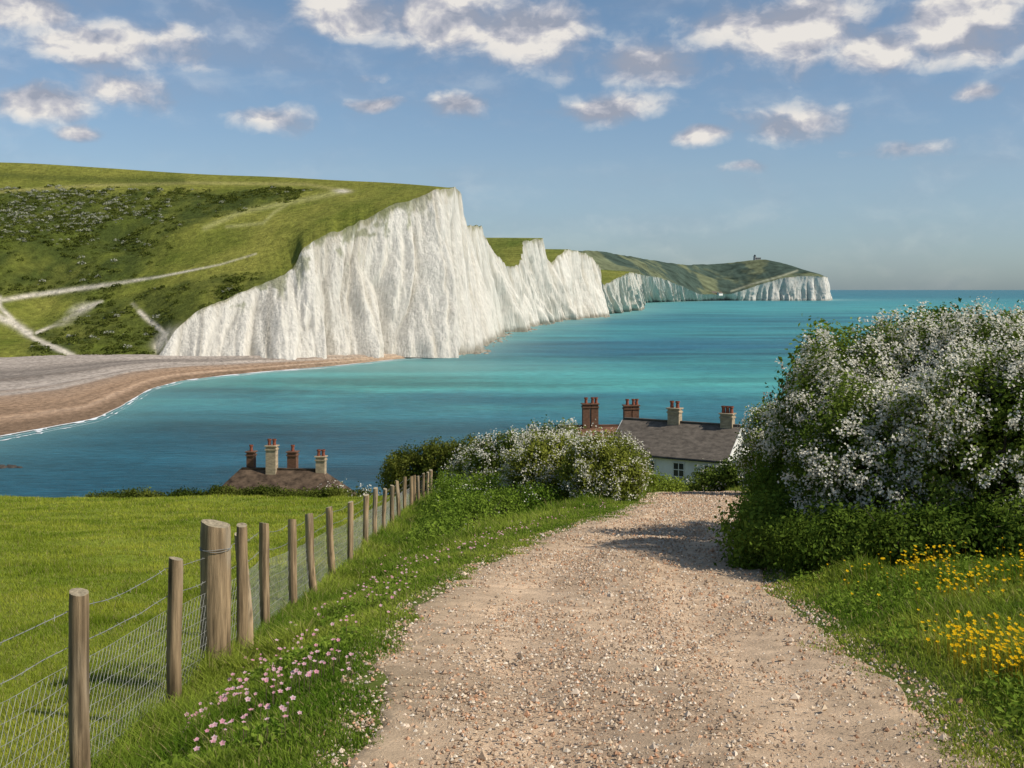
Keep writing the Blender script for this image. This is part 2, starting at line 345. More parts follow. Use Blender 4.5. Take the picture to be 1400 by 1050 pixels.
# ---------------- bushes
def bush(name,lumps,ncl,per,leaf,A,B,blossom=0,bcol=(.82,.78,.66),sig=.10,bsize=.5,seed=1,bper=30,branches=True):
    e=empty(name);L_=np.array(lumps,float)
    L_[:,2]+=gz(L_[:,0],L_[:,1])
    ar=(L_[:,3]*L_[:,5]+L_[:,4]*L_[:,5]);ar/=ar.sum()
    idx=rng.choice(len(L_),ncl*2,p=ar);d=rng.normal(size=(ncl*2,3));d/=np.linalg.norm(d,axis=1)[:,None]
    k=d[:,2]>-.75;idx,d=idx[k],d[k]
    fac=(.78+.28*rng.random(len(d)))*(1+.34*fbm(d[:,0]*2.6+idx*5,d[:,1]*2.6,d[:,2]*2.6,3,seed))
    inner=rng.random(len(d))<.18;fac[inner]*=.45+.4*rng.random(inner.sum())
    stray=rng.random(len(d))<.03;fac[stray]*=1.08
    C=L_[idx,:3]+d*L_[idx,3:6]*fac[:,None]
    g=gz(C[:,0],C[:,1]);keep=C[:,2]>g+.03
    for j in range(len(L_)):
        q=((C-L_[j,:3])/L_[j,3:6]);rr=(q**2).sum(1);keep&=~((idx!=j)&(rr<.42)&(~inner))
    keep&=(vn(C[:,0]*2.3,C[:,1]*2.3,C[:,2]*2.3,seed+3)>-.58)
    C,d,inner=C[keep][:ncl],d[keep][:ncl],inner[keep][:ncl];n=len(C)
    clb=np.clip(.5+.8*vn(C[:,0]*1.1,C[:,1]*1.1,C[:,2]*1.1,seed+5)+.5*(rng.random(n)-.5),0,1)
    LC=np.repeat(C,per,0)+rng.normal(size=(n*per,3))*sig*np.array([1,1,.8]);LN=np.repeat(d,per,0)*.9+[0,0,.35]
    t=np.repeat(clb,per)[:,None];col=np.array(A)*(1-t)+np.array(B)*t;col=col*(.65+.7*rng.random((len(LC),1)))
    l=leaf*(.6+.8*rng.random(len(LC)))
    V,Fq,Cq=leafquads(LC,LN,l,l*.6,col)
    mk('foliage',V,Fq,Cq,M_leaf,parent=e)
    if blossom>0:
        fl=(~inner)&(fbm(C[:,0]*1.6,C[:,1]*1.6,C[:,2]*1.6,3,seed+9)*1.1+.45*(rng.random(n)-.5)+(blossom-.5)+.15*d[:,2]>0)
        BC=np.repeat(C[fl],bper,0);dn=np.repeat(d[fl],bper,0);m=len(BC)
        ax=rng.normal(size=(fl.sum(),3));ax/=np.linalg.norm(ax,axis=1)[:,None];ax=np.repeat(ax,bper,0)
        BC=BC+dn*(sig*.9)*(.5+rng.random((m,1))*1.4)+ax*(rng.random((m,1))-.5)*sig*3.4+rng.normal(size=(m,3))*sig*.38
        bc=np.array(bcol)*(.8+.25*rng.random((m,1)));s=leaf*bsize*(.6+.8*rng.random(m))
        V,Fq,Cq=leafquads(BC,dn*.8+[.3,-.3,.3],s,s*.9,bc)
        mk('blossom',V,Fq,Cq,M_petal,parent=e)
    if branches:
        Q0=[];Q1=[];R0=[];R1=[]
        for j in range(len(L_)):
            bx=L_[j,:3].copy();bx[0]+=.3*(rng.random()-.5);bz=gz(bx[0],bx[1])-.1
            root=np.array([bx[0],bx[1],bz]);sc_=L_[j,3:6].mean()
            for s in range(5):
                th=rng.random()*6.28;tip=L_[j,:3]+np.array([math.cos(th)*.7,math.sin(th)*.7,.2+.5*rng.random()])*L_[j,3:6]
                mid=root*.5+tip*.5+rng.normal(size=3)*.1*sc_
                Q0+= [root,mid];Q1+=[mid,tip];R0+=[.045*sc_,.028*sc_];R1+=[.028*sc_,.008*sc_]
                for q in range(4):
                    t2=mid+(tip-mid)*rng.random()*.8;o=t2+rng.normal(size=3)*.35*sc_*.8
                    Q0.append(t2);Q1.append(o);R0.append(.012*sc_);R1.append(.004*sc_)
        segs(Q0,Q1,np.array(R0),'branches',M_bark,e,6,np.array(R1))
    return e
G1=(.05,.085,.014);G2=(.15,.20,.035)
bush('hawthorn_bush',[(4.5,14,1.4,1.0,1.2,1.15),(5.3,14.3,1.45,1.0,1.0,1.2),(6.1,13.4,1.35,1.2,1.3,1.2),(7.6,13.6,1.4,1.3,1.3,1.2),(4.2,12.5,.95,.95,1.0,.95),(5.3,11.9,1.0,1.2,1.1,1.05),(6.7,12,1.1,1.3,1.1,1.15),(9.0,13,1.3,1.5,1.4,1.35)],
     6200,32,.027,(.07,.11,.016),(.18,.24,.04),.66,sig=.085,bsize=.55,seed=101,bper=50)
bush('bramble_bush',[(3.05,12.6,.28,.55,.9,.45),(3.4,11.2,.2,.6,.6,.38),(4.2,10.7,.2,.8,.5,.34),(3.7,14.2,.5,.55,1.0,.75),(5.2,10.4,.2,.8,.5,.34)],1500,34,.025,(.05,.09,.012),(.18,.25,.035),0,sig=.08,seed=131)
bush('elder_bush',[(4.75,16.4,1.95,.62,.7,1.05),(5.9,17.2,1.85,.8,.9,1.15),(7.1,18,1.9,1.1,1.2,1.3),(8.6,17,1.9,1.3,1.3,1.3)],1500,30,.04,(.07,.12,.015),(.20,.28,.035),.0,sig=.11,seed=141)
bush('hawthorn_bush',[(7.65,31.8,1.1,.95,1.0,1.35),(8.9,30.5,1.2,1.1,1.1,1.5),(8.5,27.0,.8,.8,1.0,1.0),(9.7,27,1.1,1.1,1.2,1.4)],1700,26,.045,(.08,.12,.016),(.21,.27,.04),.6,sig=.13,bsize=.5,seed=151,bper=24)
bush('hedge',[(7.9,42,.25,.9,1.0,.65),(8.9,41,.4,1.1,1.0,.7),(10.7,42,.4,1.3,1.0,.8),(12.5,43,.5,1.4,1,.8),(9.8,46,.3,1.8,1,.6)],1500,24,.06,G1,G2,.22,sig=.14,bsize=.5,seed=161,bper=10)
bush('hawthorn_bush',[(2.35,28.6,.75,.95,.9,.90),(1.0,30.5,.95,1.1,1.0,1.0),(3.0,30.5,.75,.6,.9,.85)],1600,30,.04,(.08,.11,.016),(.24,.26,.045),.46,sig=.12,bsize=.5,seed=171,bper=22)
bush('hawthorn_bush',[(-.2,36,1.1,1.2,1.0,1.05),(1.4,36.5,1.25,1.3,1.0,1.1),(-1.1,38,1.0,.9,1.0,.95)],1300,28,.05,(.07,.10,.016),(.19,.23,.04),.5,sig=.14,bsize=.5,seed=181,bper=20)
bush('gorse_bush',[(-2.0,54,1.5,1.3,1.2,1.5),(-3.7,55,1.6,1.4,1.2,1.55),(-5.3,55.5,1.4,1.2,1.2,1.35),(-.6,52,1.2,1.1,1,1.3)],1600,26,.06,(.06,.085,.014),(.19,.20,.035),.0,sig=.16,seed=191)
bush('undergrowth_bush',[(-1.5,22.5,.12,.55,1.0,.33),(-1.2,25.5,.22,.75,1.1,.42),(-.6,27,.3,.8,.9,.45),(.4,28,.3,.9,.8,.42),(-1.4,29.5,.32,.9,1.3,.5),(-.4,31.5,.4,1.2,1.0,.65),(-1.8,34,.45,.7,1.3,.6),(-1.9,44,.6,1.0,2.5,.8)],1900,26,.033,(.08,.14,.015),(.24,.33,.045),.04,sig=.12,seed=201,bper=10)
bush('bramble_bush',[(3.3,39,.35,.9,.8,.6),(4.6,47,.5,1.6,1.0,.8),(2.3,42,.8,1.0,.8,1.0),(6.3,50,.3,1.6,1,.6)],1000,24,.055,(.10,.15,.02),(.24,.30,.045),.0,sig=.15,seed=211)
lm=[]
for x in np.arange(-20,-8.5,1.0): lm.append((x+rng.random()*.4,52.6+rng.random()*.8,.0+.15*rng.random(),.8,.6,.25+.35*rng.random()))
bush('field_hedge',lm,1300,20,.05,(.05,.075,.012),(.15,.17,.03),.0,sig=.12,seed=221,branches=False)
bush('cottage_hedge',[(-17.5,92,1.6,2.2,1.5,2.0),(-14.5,90,2.0,1.8,1.5,2.2),(-21.5,96,1.0,2.0,1.5,1.6),(-12,88,2.0,2,1.5,2.2)],900,24,.13,(.06,.08,.015),(.17,.18,.04),.3,sig=.32,bsize=.5,seed=231,bper=12)
bush('cottage_hedge',[(10,86,.2,2.5,1.6,1.1),(14,88,.2,2.6,1.6,1.1),(18.5,88,.5,2.6,1.6,1.4),(23,90,1.4,2.4,1.8,2.0),(6.0,88,1.0,1.9,1.5,1.8)],1400,24,.12,(.06,.09,.016),(.18,.22,.035),.15,sig=.26,bsize=.5,seed=241,bper=12)

# ---------------- houses
def box(name,c,s,mat,parent,rz=0):
    x,y,z=np.array(s)/2
    V=np.array([[i*x,j*y,k*z] for k in(-1,1) for j in(-1,1) for i in(-1,1)],float)
    co,si=math.cos(rz),math.sin(rz);V=np.stack([V[:,0]*co-V[:,1]*si,V[:,0]*si+V[:,1]*co,V[:,2]],-1)+np.array(c)
    f=[[0,2,3,1],[4,5,7,6],[0,1,5,4],[2,6,7,3],[0,4,6,2],[1,3,7,5]]
    return mk(name,V,np.array(f),None,mat,False,parent)
def house(name,loc,yaw,L,W,wh,rise,mw,mr,wins=(),chim=(),mc=None,hip=0):
    e=empty(name,loc);e.rotation_euler=(0,0,yaw)
    l,w=L/2,W/2
    V=[(-l,-w,0),(l,-w,0),(l,w,0),(-l,w,0),(-l,-w,wh),(l,-w,wh),(l,w,wh),(-l,w,wh)]
    if hip: mk('walls',V,[np.array([[0,1,5,4],[1,2,6,5],[2,3,7,6],[3,0,4,7]])],None,mw,False,e)
    else:
        V+=[(-l,0,wh+rise-.06),(l,0,wh+rise-.06)]
        mk('walls',V,[np.array([[0,1,5,4],[2,3,7,6]]),np.array([[1,2,6,9,5],[3,0,4,8,7]])],None,mw,False,e)
    o=.35;sl=rise/w;th=.14;ez=wh-o*sl
    def slab(sy):
        a=[(-l-o*.6,sy*(w+o),ez),(l+o*.6,sy*(w+o),ez),(l+o*.6-hip,0,wh+rise),(-l-o*.6+hip,0,wh+rise)]
        b=[(p[0],p[1],p[2]+th) for p in a];V=a+b
        mk('roof_slope',V,np.array([[0,1,2,3],[7,6,5,4],[0,4,5,1],[1,5,6,2],[2,6,7,3],[3,7,4,0]]),None,mr,False,e)
    slab(-1);slab(1)
    if hip:
        for sx in(-1,1):
            a=[(sx*(l+o*.6),-w-o,ez+.01),(sx*(l+o*.6),w+o,ez+.01),(sx*(l+o*.6-hip),0,wh+rise+.01)]
            b=[(p[0],p[1],p[2]+th) for p in a]
            mk('hip_slope',a+b,[np.array([[0,1,2],[3,4,5]]),np.array([[0,1,4,3],[1,2,5,4],[2,0,3,5]])],None,mr,False,e)
    box('ridge_tiles',(0,0,wh+rise+th+.04),(L+.2-2*hip,.3,.12),mr,e)
    if not hip:
        for sx in (-1,1):
            for sy in(-1,1):
                ln=math.hypot(w+o,rise+o*sl)
                p=box('bargeboard',(0,0,0),(.06,ln,.2),M_white,e);p.location=(sx*(l+o*.6+.035),sy*(w+o)/2,(ez+wh+rise)/2);p.rotation_euler=(-sy*math.atan(sl),0,0)
    box('gutter',(0,-w-o-.06,ez+.02),(L+.4,.1,.1),M_glass,e)
    for (face,u,zc,ww,hh_) in wins:
        if face=='f': c=(u,-w,zc);s=(ww,.06,hh_);off=(0,-1)
        else: c=(l,u,zc);s=(.06,ww,hh_);off=(1,0)
        box('window_glass',(c[0]+off[0]*.012,c[1]+off[1]*.012,zc),(s[0],s[1],s[2]),M_glass,e)
        if face=='f':
            for du in(-ww/2,0,ww/2): box('window_frame',(u+du,-w-.04,zc),(.07,.07,hh_+.1),M_white,e)
            for dz in(-hh_/2,0,hh_/2): box('window_bar',(u,-w-.036,zc+dz),(ww+.1,.06,.07),M_white,e)
            box('window_sill',(u,-w-.09,zc-hh_/2-.09),(ww+.3,.2,.08),M_stack,e)
        else:
            for du in(-ww/2,0,ww/2): box('window_frame',(l+.04,u+du,zc),(.07,.07,hh_+.1),M_white,e)
    for (u,v,top,cw,cd,np_,mt) in chim:
        zb=wh+rise-abs(v)*sl-.8;ht=top-zb
        box('chimney_stack',(u,v,zb+ht/2),(cw,cd,ht),mt,e)
        box('chimney_band',(u,v,top-.28),(cw+.14,cd+.14,.14),mt,e)
        box('chimney_cap',(u,v,top+.05),(cw+.22,cd+.22,.1),mt,e)
        for i in range(np_):
            x=u+(i-(np_-1)/2)*(cw/np_)
            segs([(x,v,top+.1),(x,v,top+.58)],[(x,v,top+.6),(x,v,top+.72)],np.array([.17,.21]),'chimney_pot',M_pot,e,10,np.array([.14,.20]))
    return e
house('white_cottage',(15.4,100,11.1),math.radians(-30),11.0,7.2,4.3,2.4,M_white,M_slate,
  wins=[('f',-4.2,3.1,1.0,1.2),('f',-1.5,3.1,.9,1.2),('f',1.2,3.1,1.0,1.2),('f',4.0,3.1,.9,1.2),('g',0,2.6,.9,1.1)],
  chim=[(-.6,0,8.0,1.1,.8,2,M_stack),(4.4,0,7.8,1.1,.8,3,M_stack)])
house('brick_cottage',(11.0,116,9.0),math.radians(4),11,6.5,4.2,2.3,M_brick,M_tile,
  wins=[('f',-3,3,1,1.2),('f',0,3,1,1.2)],chim=[(-3.2,0,8.9,.75,.9,1,M_brick),(-2.3,.1,8.9,.75,.9,2,M_brick),(1.2,0,8.7,.75,.9,1,M_brick),(2.05,.1,8.7,.7,.9,2,M_brick)])
house('stone_cottage',(-22.7,108,5.9),math.radians(-6),13.0,7,3.6,2.7,M_brick,M_oldroof,
  wins=[('f',-3,2.3,1,1.1),('f',2,2.3,1,1.1)],chim=[(-3.2,.4,8.0,.75,.7,1,M_brick),(-.9,-.2,8.7,1.0,.8,2,M_stack),(.9,.8,8.0,.9,.8,1,M_brick),(4.0,0,7.7,.9,.7,2,M_stack)],hip=2.6)

# ---------------- chalk cliffs
TB=[((215,488,424),(215,489,4.0)),((240,452,432),(232,489,3.8)),((270,427,440),(262,489,3.6)),((330,400,455),(330,488.5,3.2)),((398,368,475),(400,488,2.8)),
((412,338,480),(420,488,2.6)),((480,308,500),(485,487.5,2.0)),((540,280,518),(545,486.5,1.2)),((590,262,532),(595,486,.5)),((619,257,545),(628,485,0)),
((629,262,570),(646,482,0)),((632,290,610),(652,476,0)),((637,308,670),(668,466,0)),((660,310,740),(688,456,0)),((665,334,780),(698,453,0)),((690,362,840),(710,449,0)),
((710,364,900),(723,446,0)),((717,330,950),(740,442,0)),((742,326,1000),(753,440,0)),((745,350,1060),(763,438,0)),((752,360,1090),(773,437,0)),((772,341,1140),(788,436,0)),
((800,345,1190),(812,434,0)),((820,362,1250),(826,432,0)),((825,390,1300),(834,429,0)),((845,380,1400),(850,427,0)),((862,372,1480),(869,425,0)),((874,375,2200),(875,414,0)),
((900,379,2500),(903,413,0)),((930,390,2700),(930,412,0)),((955,402,2850),(955,411.5,0)),((985,403,2950),(985,411,0)),((1003,401,2970),(1000,411,0)),((1030,392,2990),(1028,411,0)),
((1070,380,3000),(1070,411,0)),((1100,377,3000),(1100,411,0)),((1127,378,3000),(1130,411,0)),((1130,379,3200),(1131,410,0)),((1131,379.5,3500),(1132,409,0))]
Tp=np.array([Wp(*t) for t,b in TB]);Bp=np.array([Wz(*b) for t,b in TB]);Bp[:,2]-=.6
Ts=[];Bs=[];SI=[]
for i in range(len(Tp)-1):
    ln=max(np.linalg.norm(Tp[i+1]-Tp[i]),np.linalg.norm(Bp[i+1]-Bp[i]));st=Bp[i,1]/1000
    n=int(max(8,min(ln/st,180)));t=np.linspace(0,1,n,endpoint=False)
    Ts.append(Tp[i]+(Tp[i+1]-Tp[i])*t[:,None]);Bs.append(Bp[i]+(Bp[i+1]-Bp[i])*t[:,None]);SI.append(i+t)
Ts=np.concatenate(Ts+[Tp[-1:]]);Bs=np.concatenate(Bs+[Bp[-1:]]);SI=np.concatenate(SI+[[len(Tp)-1]])
def smooth(A,k):
    w=np.ones(k)/k;pad=np.pad(A,((k//2,k//2),(0,0)),mode='edge');return np.stack([np.convolve(pad[:,j],w,'valid') for j in range(A.shape[1])],-1)[:len(A)]
Ts2=smooth(Ts,7);Bs2=smooth(Bs,21)
arc=np.concatenate([[0],np.cumsum(np.linalg.norm(np.diff(Bs2[:,:2],axis=0),axis=1))])
tg=np.gradient(smooth(Bs2,31)[:,:2],axis=0);nr=np.stack([tg[:,1],-tg[:,0]],-1);nr/=np.linalg.norm(nr,axis=1)[:,None]+1e-9
nr=smooth(nr,41);nr/=np.linalg.norm(nr,axis=1)[:,None]
NR=120;tt=np.linspace(0,1,NR);hgt=(Ts2[:,2]-Bs2[:,2])[:,None]
A2,T2=np.meshgrid(arc,tt,indexing='ij')
zz=T2*hgt
env=np.clip(hgt/40,.05,1)
wob=6*fbm(A2/40,zz/35,0,3,300)
def bl(x): return np.minimum(2.8*np.abs(x),1.4)
b1=bl(fbm((A2+wob)/48,zz/400,0,2,301));b2=bl(fbm((A2+wob*.8)/15,zz/110,3,3,302));b3=bl(fbm((A2+wob*.6)/5.5,zz/40,5,3,303));b4=fbm(A2/1.9,zz/6.0,7,4,304)
disp=8*(b1-.5)+5.5*(b2-.5)+2.6*(b3-.5)+1.3*b4+4.5*(1-T2)**1.6*(b2-.4)
disp=env*(disp-disp[(SI>3)&(SI<24)].mean())*(1-.55*ss(8,9,SI)*ss(14,12.5,SI))[:,None]
disp*= (1-.75*T2**3)
fl=T2**1.1+.05*np.sin(T2*np.pi)
base3=Bs2[:,None,:]*(1-fl[...,None])+Ts2[:,None,:]*fl[...,None]
V=np.empty(A2.shape+(3,));V[...,0]=base3[...,0]+nr[:,None,0]*disp;V[...,1]=base3[...,1]+nr[:,None,1]*disp
topn=((1.6*fbm(arc/7,1.1,0,4,306))*np.clip(hgt[:,0]/30,0,1))
V[...,2]=Bs2[:,None,2]+zz+topn[:,None]*T2**4
V[...,2]+=env*.4*fbm(A2/3,zz/5,2,2,305)*np.sin(T2*np.pi)
cc=np.array([.70,.66,.58])*np.ones(V.shape)
cc*=(1+.10*fbm(A2/9,zz/30,1,4,310))[...,None]
cav=(ss(.5,.0,b2)*.6+ss(.45,.0,b3)*.5+ss(.3,.0,b1)*.4)[...,None]*(.8+.8*fbm(A2/12,zz/20,4,3,315))[...,None]  # crease shade put into the chalk colour so grooves show, plus grey weathering
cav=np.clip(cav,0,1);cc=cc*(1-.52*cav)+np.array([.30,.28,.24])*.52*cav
dirt=ss(.05,.55,fbm(A2/2.6,zz/45,4,4,311)+.2*(T2>.9)+.2*ss(.5,1,T2))[...,None]
cc=cc*(1-.40*dirt)+np.array([.42,.36,.26])*.40*dirt
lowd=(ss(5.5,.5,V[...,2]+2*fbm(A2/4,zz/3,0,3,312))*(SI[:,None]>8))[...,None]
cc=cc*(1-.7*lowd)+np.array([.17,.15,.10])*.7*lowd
soil=(ss(.955,1,T2+.05*fbm(A2/3,0,0,3,313)))[...,None];cc=cc*(1-.65*soil)+np.array([.20,.19,.08])*.65*soil
gv=(ss(.15,.5,fbm(A2/4,zz/5,8,4,319)-.1+.5*ss(.72,1,T2))*ss(.6,.85,T2)*ss(8.5,7,SI)[:,None])[...,None]*.6
cc=cc*(1-gv)+np.array([.14,.16,.05])*gv
far=ss(1200,3000,V[...,1])[...,None];cc=cc*(1-.35*far)+np.array([.56,.54,.52])*.35*far  # distance haze blended into the chalk colour of the far cliffs
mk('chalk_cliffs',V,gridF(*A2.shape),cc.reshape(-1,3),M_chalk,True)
TE=V[:,-1,:].copy()
# ---- headland hill
En=[(-700,500,3.5),(-400,500,3.5),(-100,497,3.5),(0,495,3.5),(105,490.5,3.9)]
El=np.array([Wz(*e) for e in En]+[tuple(TE[0])])
cols=[]
for i,nn in enumerate([12,25,40,80,90]):
    t=np.linspace(0,1,nn,endpoint=False)[:,None];cols.append(El[i]*(1-t)+El[i+1]*t)
E=np.concatenate(cols);iA=np.where(SI<=9.4)[0];E=np.concatenate([E,TE[iA]])
epx=700+F*E[:,0]/E[:,1]
Rk=np.array([(-700,215,800),(-420,217,760),(-170,219,730),(-60,220.5,715),(40,223,700),(150,230,692),(180,232,688),(220,235,680),(290,239,672),(370,241.5,655),(400,243,650),(470,247,625),(530,249.5,600),(588,254,572),(618,257,556)],float)
Ek=np.array([-700,-400,-100,0,105,215,240,270,330,398,412,480,540,590,619],float)
epx_s=np.maximum.accumulate(epx)
rp=np.stack([np.interp(epx_s,Ek,Rk[:,j]) for j in range(3)],-1)
rp=smooth(rp,41)
R=np.array([Wp(*q) for q in rp])
NV=240;v=np.linspace(0,1,NV)
Es=smooth(smooth(E,121),61);sv_=ss(0,.30,v)[None,:,None]
tail=ss(560,610,epx_s)[:,None,None];sv_=sv_*(1-tail)
Em=E[:,None,:]*(1-sv_)+Es[:,None,:]*sv_
P=Em*(1-v[None,:,None])+R[:,None,:]*v[None,:,None]
wd=np.linalg.norm(R-E,axis=1)[:,None]/300
sv=np.sin(np.pi*v)[None,:]
P[...,2]+=wd*sv*(3.0+8*fbm(P[...,0]/85,P[...,1]/85,0,3,320))+wd*sv*2.6*fbm(P[...,0]/22,P[...,1]/22,0,4,321)
ft=ss(215,60,epx_s)[:,None];P[...,2]-=ft*9*ss(0,.16,v)[None,:]*ss(.55,.16,v)[None,:]
P[:,0,:]=E
bk=[]
for k_ in (1,2,3):
    q=R.copy();q[:,1]+=40*k_*k_;q[:,0]-=10*k_;q[:,2]-=6*k_*k_;bk.append(q[:,None,:])
P=np.concatenate([P]+bk,1)
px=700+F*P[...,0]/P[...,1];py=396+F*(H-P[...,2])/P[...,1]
g1=np.array([.12,.145,.022]);g2=np.array([.24,.235,.048]);dk=np.array([.06,.078,.017]);
nf=fbm(P[...,0]/30,P[...,1]/30,0,4,330);nf2=fbm(P[...,0]/9,P[...,1]/14,0,4,331)
t=np.clip(.5+.9*nf+.4*nf2,0,1)[...,None];C=g1*(1-t)+g2*t
def dist(pl):
    d=np.full(px.shape,1e9)
    for (a,b),(c,e) in zip(pl[:-1],pl[1:]):
        dx,dy=c-a,e-b;tt_=np.clip(((px-a)*dx+(py-b)*dy)/(dx*dx+dy*dy),0,1)
        d=np.minimum(d,np.hypot(px-a-tt_*dx,py-b-tt_*dy))
    return d
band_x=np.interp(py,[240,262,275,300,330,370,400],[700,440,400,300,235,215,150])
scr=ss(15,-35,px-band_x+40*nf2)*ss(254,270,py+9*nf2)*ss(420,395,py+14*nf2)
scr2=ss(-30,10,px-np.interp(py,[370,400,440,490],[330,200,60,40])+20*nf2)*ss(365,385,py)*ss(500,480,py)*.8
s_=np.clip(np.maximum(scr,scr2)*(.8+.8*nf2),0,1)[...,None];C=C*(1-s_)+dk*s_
up=ss(262,250,py)[...,None];C=C*(1-.4*up)+np.array([.20,.195,.04])*.4*up
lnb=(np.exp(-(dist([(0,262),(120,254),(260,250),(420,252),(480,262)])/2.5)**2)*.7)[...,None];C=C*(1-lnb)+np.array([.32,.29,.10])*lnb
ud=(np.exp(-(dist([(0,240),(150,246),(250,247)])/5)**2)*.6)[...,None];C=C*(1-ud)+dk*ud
gt=np.maximum(np.exp(-(dist([(470,262),(430,270),(330,290),(300,303),(280,312)])/3.6)**2),np.exp(-(dist([(400,275),(375,290),(360,305),(310,310)])/2.4)**2))[...,None]*.8
C=C*(1-gt)+np.array([.34,.33,.12])*gt
ck=np.exp(-(dist([(-40,418),(40,404),(130,392),(220,378),(300,362),(350,347)])/(1.3+1.6*ss(260,100,px)))**2)*(.95-.5*ss(200,340,px))
ck=np.maximum(ck,np.exp(-(dist([(0,408),(0,420),(20,440),(45,462),(100,486)])/3.2)**2))
ck=np.maximum(ck,np.exp(-(dist([(-5,432),(15,440),(40,456)])/5.5)**2)*.95*ss(-.6,.1,nf2))
ck=np.maximum(ck,np.exp(-(dist([(50,455),(85,440),(105,425),(140,412)])/(2.+4.5*ss(70,100,px)*ss(140,110,px)))**2)*ss(-.8,-.1,nf2))
ck=np.maximum(ck,np.exp(-(dist([(182,418),(200,435),(225,455),(230,475)])/3.2)**2)*.95*ss(-.6,.1,nf2))
ck=np.maximum(ck,np.exp(-(dist([(250,452),(225,462),(215,480)])/9.0)**2)*.85*ss(-.3,.3,nf2))
ck=np.maximum(ck,np.exp(-(np.hypot((px-468)/10,(py-261)/2.5))**2))
ck=np.clip(ck*(1+.7*nf2),0,1)[...,None];C=C*(1-ck)+np.array([.60,.54,.43])*ck
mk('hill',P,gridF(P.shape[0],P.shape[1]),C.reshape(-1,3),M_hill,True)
ok=(s_[...,0]>.25)&(px>-60)&(px<430)&(py>253)&(ck[...,0]<.1)
ii=np.argwhere(ok);wgt=np.clip(fbm(P[ok][:,0]/12,P[ok][:,1]/12,0,3,340)+.3+.6*ss(260,100,px[ok])*ss(355,290,py[ok]),0.03,2)**1.5
sel=ii[rng.choice(len(ii),5000,p=wgt/wgt.sum())];BC=P[sel[:,0],sel[:,1]];pxs=px[sel[:,0],sel[:,1]];pys=py[sel[:,0],sel[:,1]]
rad=.35+1.3*rng.random(len(BC))**2.5;per=30
d=rng.normal(size=(len(BC)*per,3));d/=np.linalg.norm(d,axis=1)[:,None];d[:,2]=np.abs(d[:,2])
LC=np.repeat(BC,per,0)+d*np.repeat(rad,per)[:,None]*np.array([1.2,1.2,.8])*(.7+.4*rng.random((len(d),1)))
bc=np.array([.06,.08,.014])+rng.random((len(BC),1))*np.array([.09,.09,.02])
wh=(rng.random(len(BC))<.34*ss(280,120,pxs)*ss(350,290,pys)+.04);bc[wh]=(.38,.38,.28)
V_,F_,C_=leafquads(LC,d,np.repeat(rad*.3,per),np.repeat(rad*.22,per),np.repeat(bc,per,0)*(.7+.6*rng.random((len(d),1))))
mk('hillside_scrub',V_,F_,C_,M_leaf)
# ---- downs behind receding cliffs
iB=np.where((SI>=9)&(SI<=26.95))[0];TBp=TE[iB];nv=60
vv=np.linspace(0,1,nv)[None,:,None]
sib=SI[iB][:,None,None]
dirv=np.array([-300.,60.,0.])+np.array([0,60.,0])*ss(12,16,sib)
Q=TBp[:,None,:]+dirv*vv
Q[...,2]+=(4*np.sin(vv*2)+14*vv*ss(24,25.5,sib)-70*vv**.8*ss(14.5,12.5,sib))[...,0]+1.5*fbm(Q[...,0]/40,Q[...,1]/40,0,3,350)*vv[...,0]
t=np.clip(.5+.8*fbm(Q[...,0]/25,Q[...,1]/25,0,4,351),0,1)[...,None];C=np.array([.11,.14,.028])*(1-t)+np.array([.22,.22,.05])*t
mk('downs',Q,gridF(Q.shape[0],nv),C.reshape(-1,3),M_hill,True)
# ---- far land
iC=np.where(SI>=27)[0]
pre=[((730,380,2150),(735,347,2180)),((790,378,2200),(785,341,2300)),((840,376,2230),(830,345,2500))]
pT=np.array([Wp(*a_) for a_,b_ in pre]+[tuple(TE[iC[0]])]);par=np.linspace(0,3,60,endpoint=False)
TC=np.concatenate([np.stack([np.interp(par,range(4),pT[:,j]) for j in range(3)],-1),TE[iC]])
rk=[(27,868,352,2800),(28,885,355,2900),(29,905,358,3000),(30,935,362,3150),(31,960,362,3250),(32,985,361,3300),(33,1015,357,3300),(34,1048,354,3250),(35,1078,362,3200),(36,1103,370,3150),(37,1126,378,3080),(38,1130,379.4,3250)]
rk=np.array(rk,float);rpre=np.array([b_ for a_,b_ in pre]+[(868,352,2800)],float)
rp=np.concatenate([np.stack([np.interp(par,range(4),rpre[:,j]) for j in range(3)],-1),np.stack([np.interp(SI[iC],rk[:,0],rk[:,j]) for j in(1,2,3)],-1)]);rp=smooth(rp,15)
R=np.array([Wp(*q) for q in rp]);nv=70;vv=np.linspace(0,1,nv)
Q=TC[:,None,:]*(1-vv[None,:,None])+R[:,None,:]*vv[None,:,None]
Q[...,2]+=np.sin(np.pi*vv)[None,:]*(9*fbm(Q[...,0]/110,Q[...,1]/160,0,3,360))*np.clip((R[:,2]-TC[:,2])/40,0,1)[:,None]
Q[...,2]+=2.5*fbm(Q[...,0]/30,Q[...,1]/60,0,3,362)*np.clip((R[:,2]-TC[:,2])/40,0,1)[:,None]*(vv>0)[None,:]
q=R.copy();q[:,1]+=300;q[:,2]-=50;Q=np.concatenate([Q,q[:,None]],1)
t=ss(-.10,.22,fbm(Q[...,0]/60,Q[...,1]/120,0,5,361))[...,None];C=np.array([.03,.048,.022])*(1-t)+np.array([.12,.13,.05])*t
hz=.16;C=C*(1-hz)+np.array([.16,.21,.25])*hz  # bluish aerial haze mixed into the land colour
px=700+F*Q[...,0]/Q[...,1];py=396+F*(H-Q[...,2])/Q[...,1]
tk=np.exp(-(dist([(1000,398),(1030,388),(1060,380),(1090,370)])/1.3)**2)[...,None]*.6;C=C*(1-tk)+np.array([.4,.4,.28])*tk
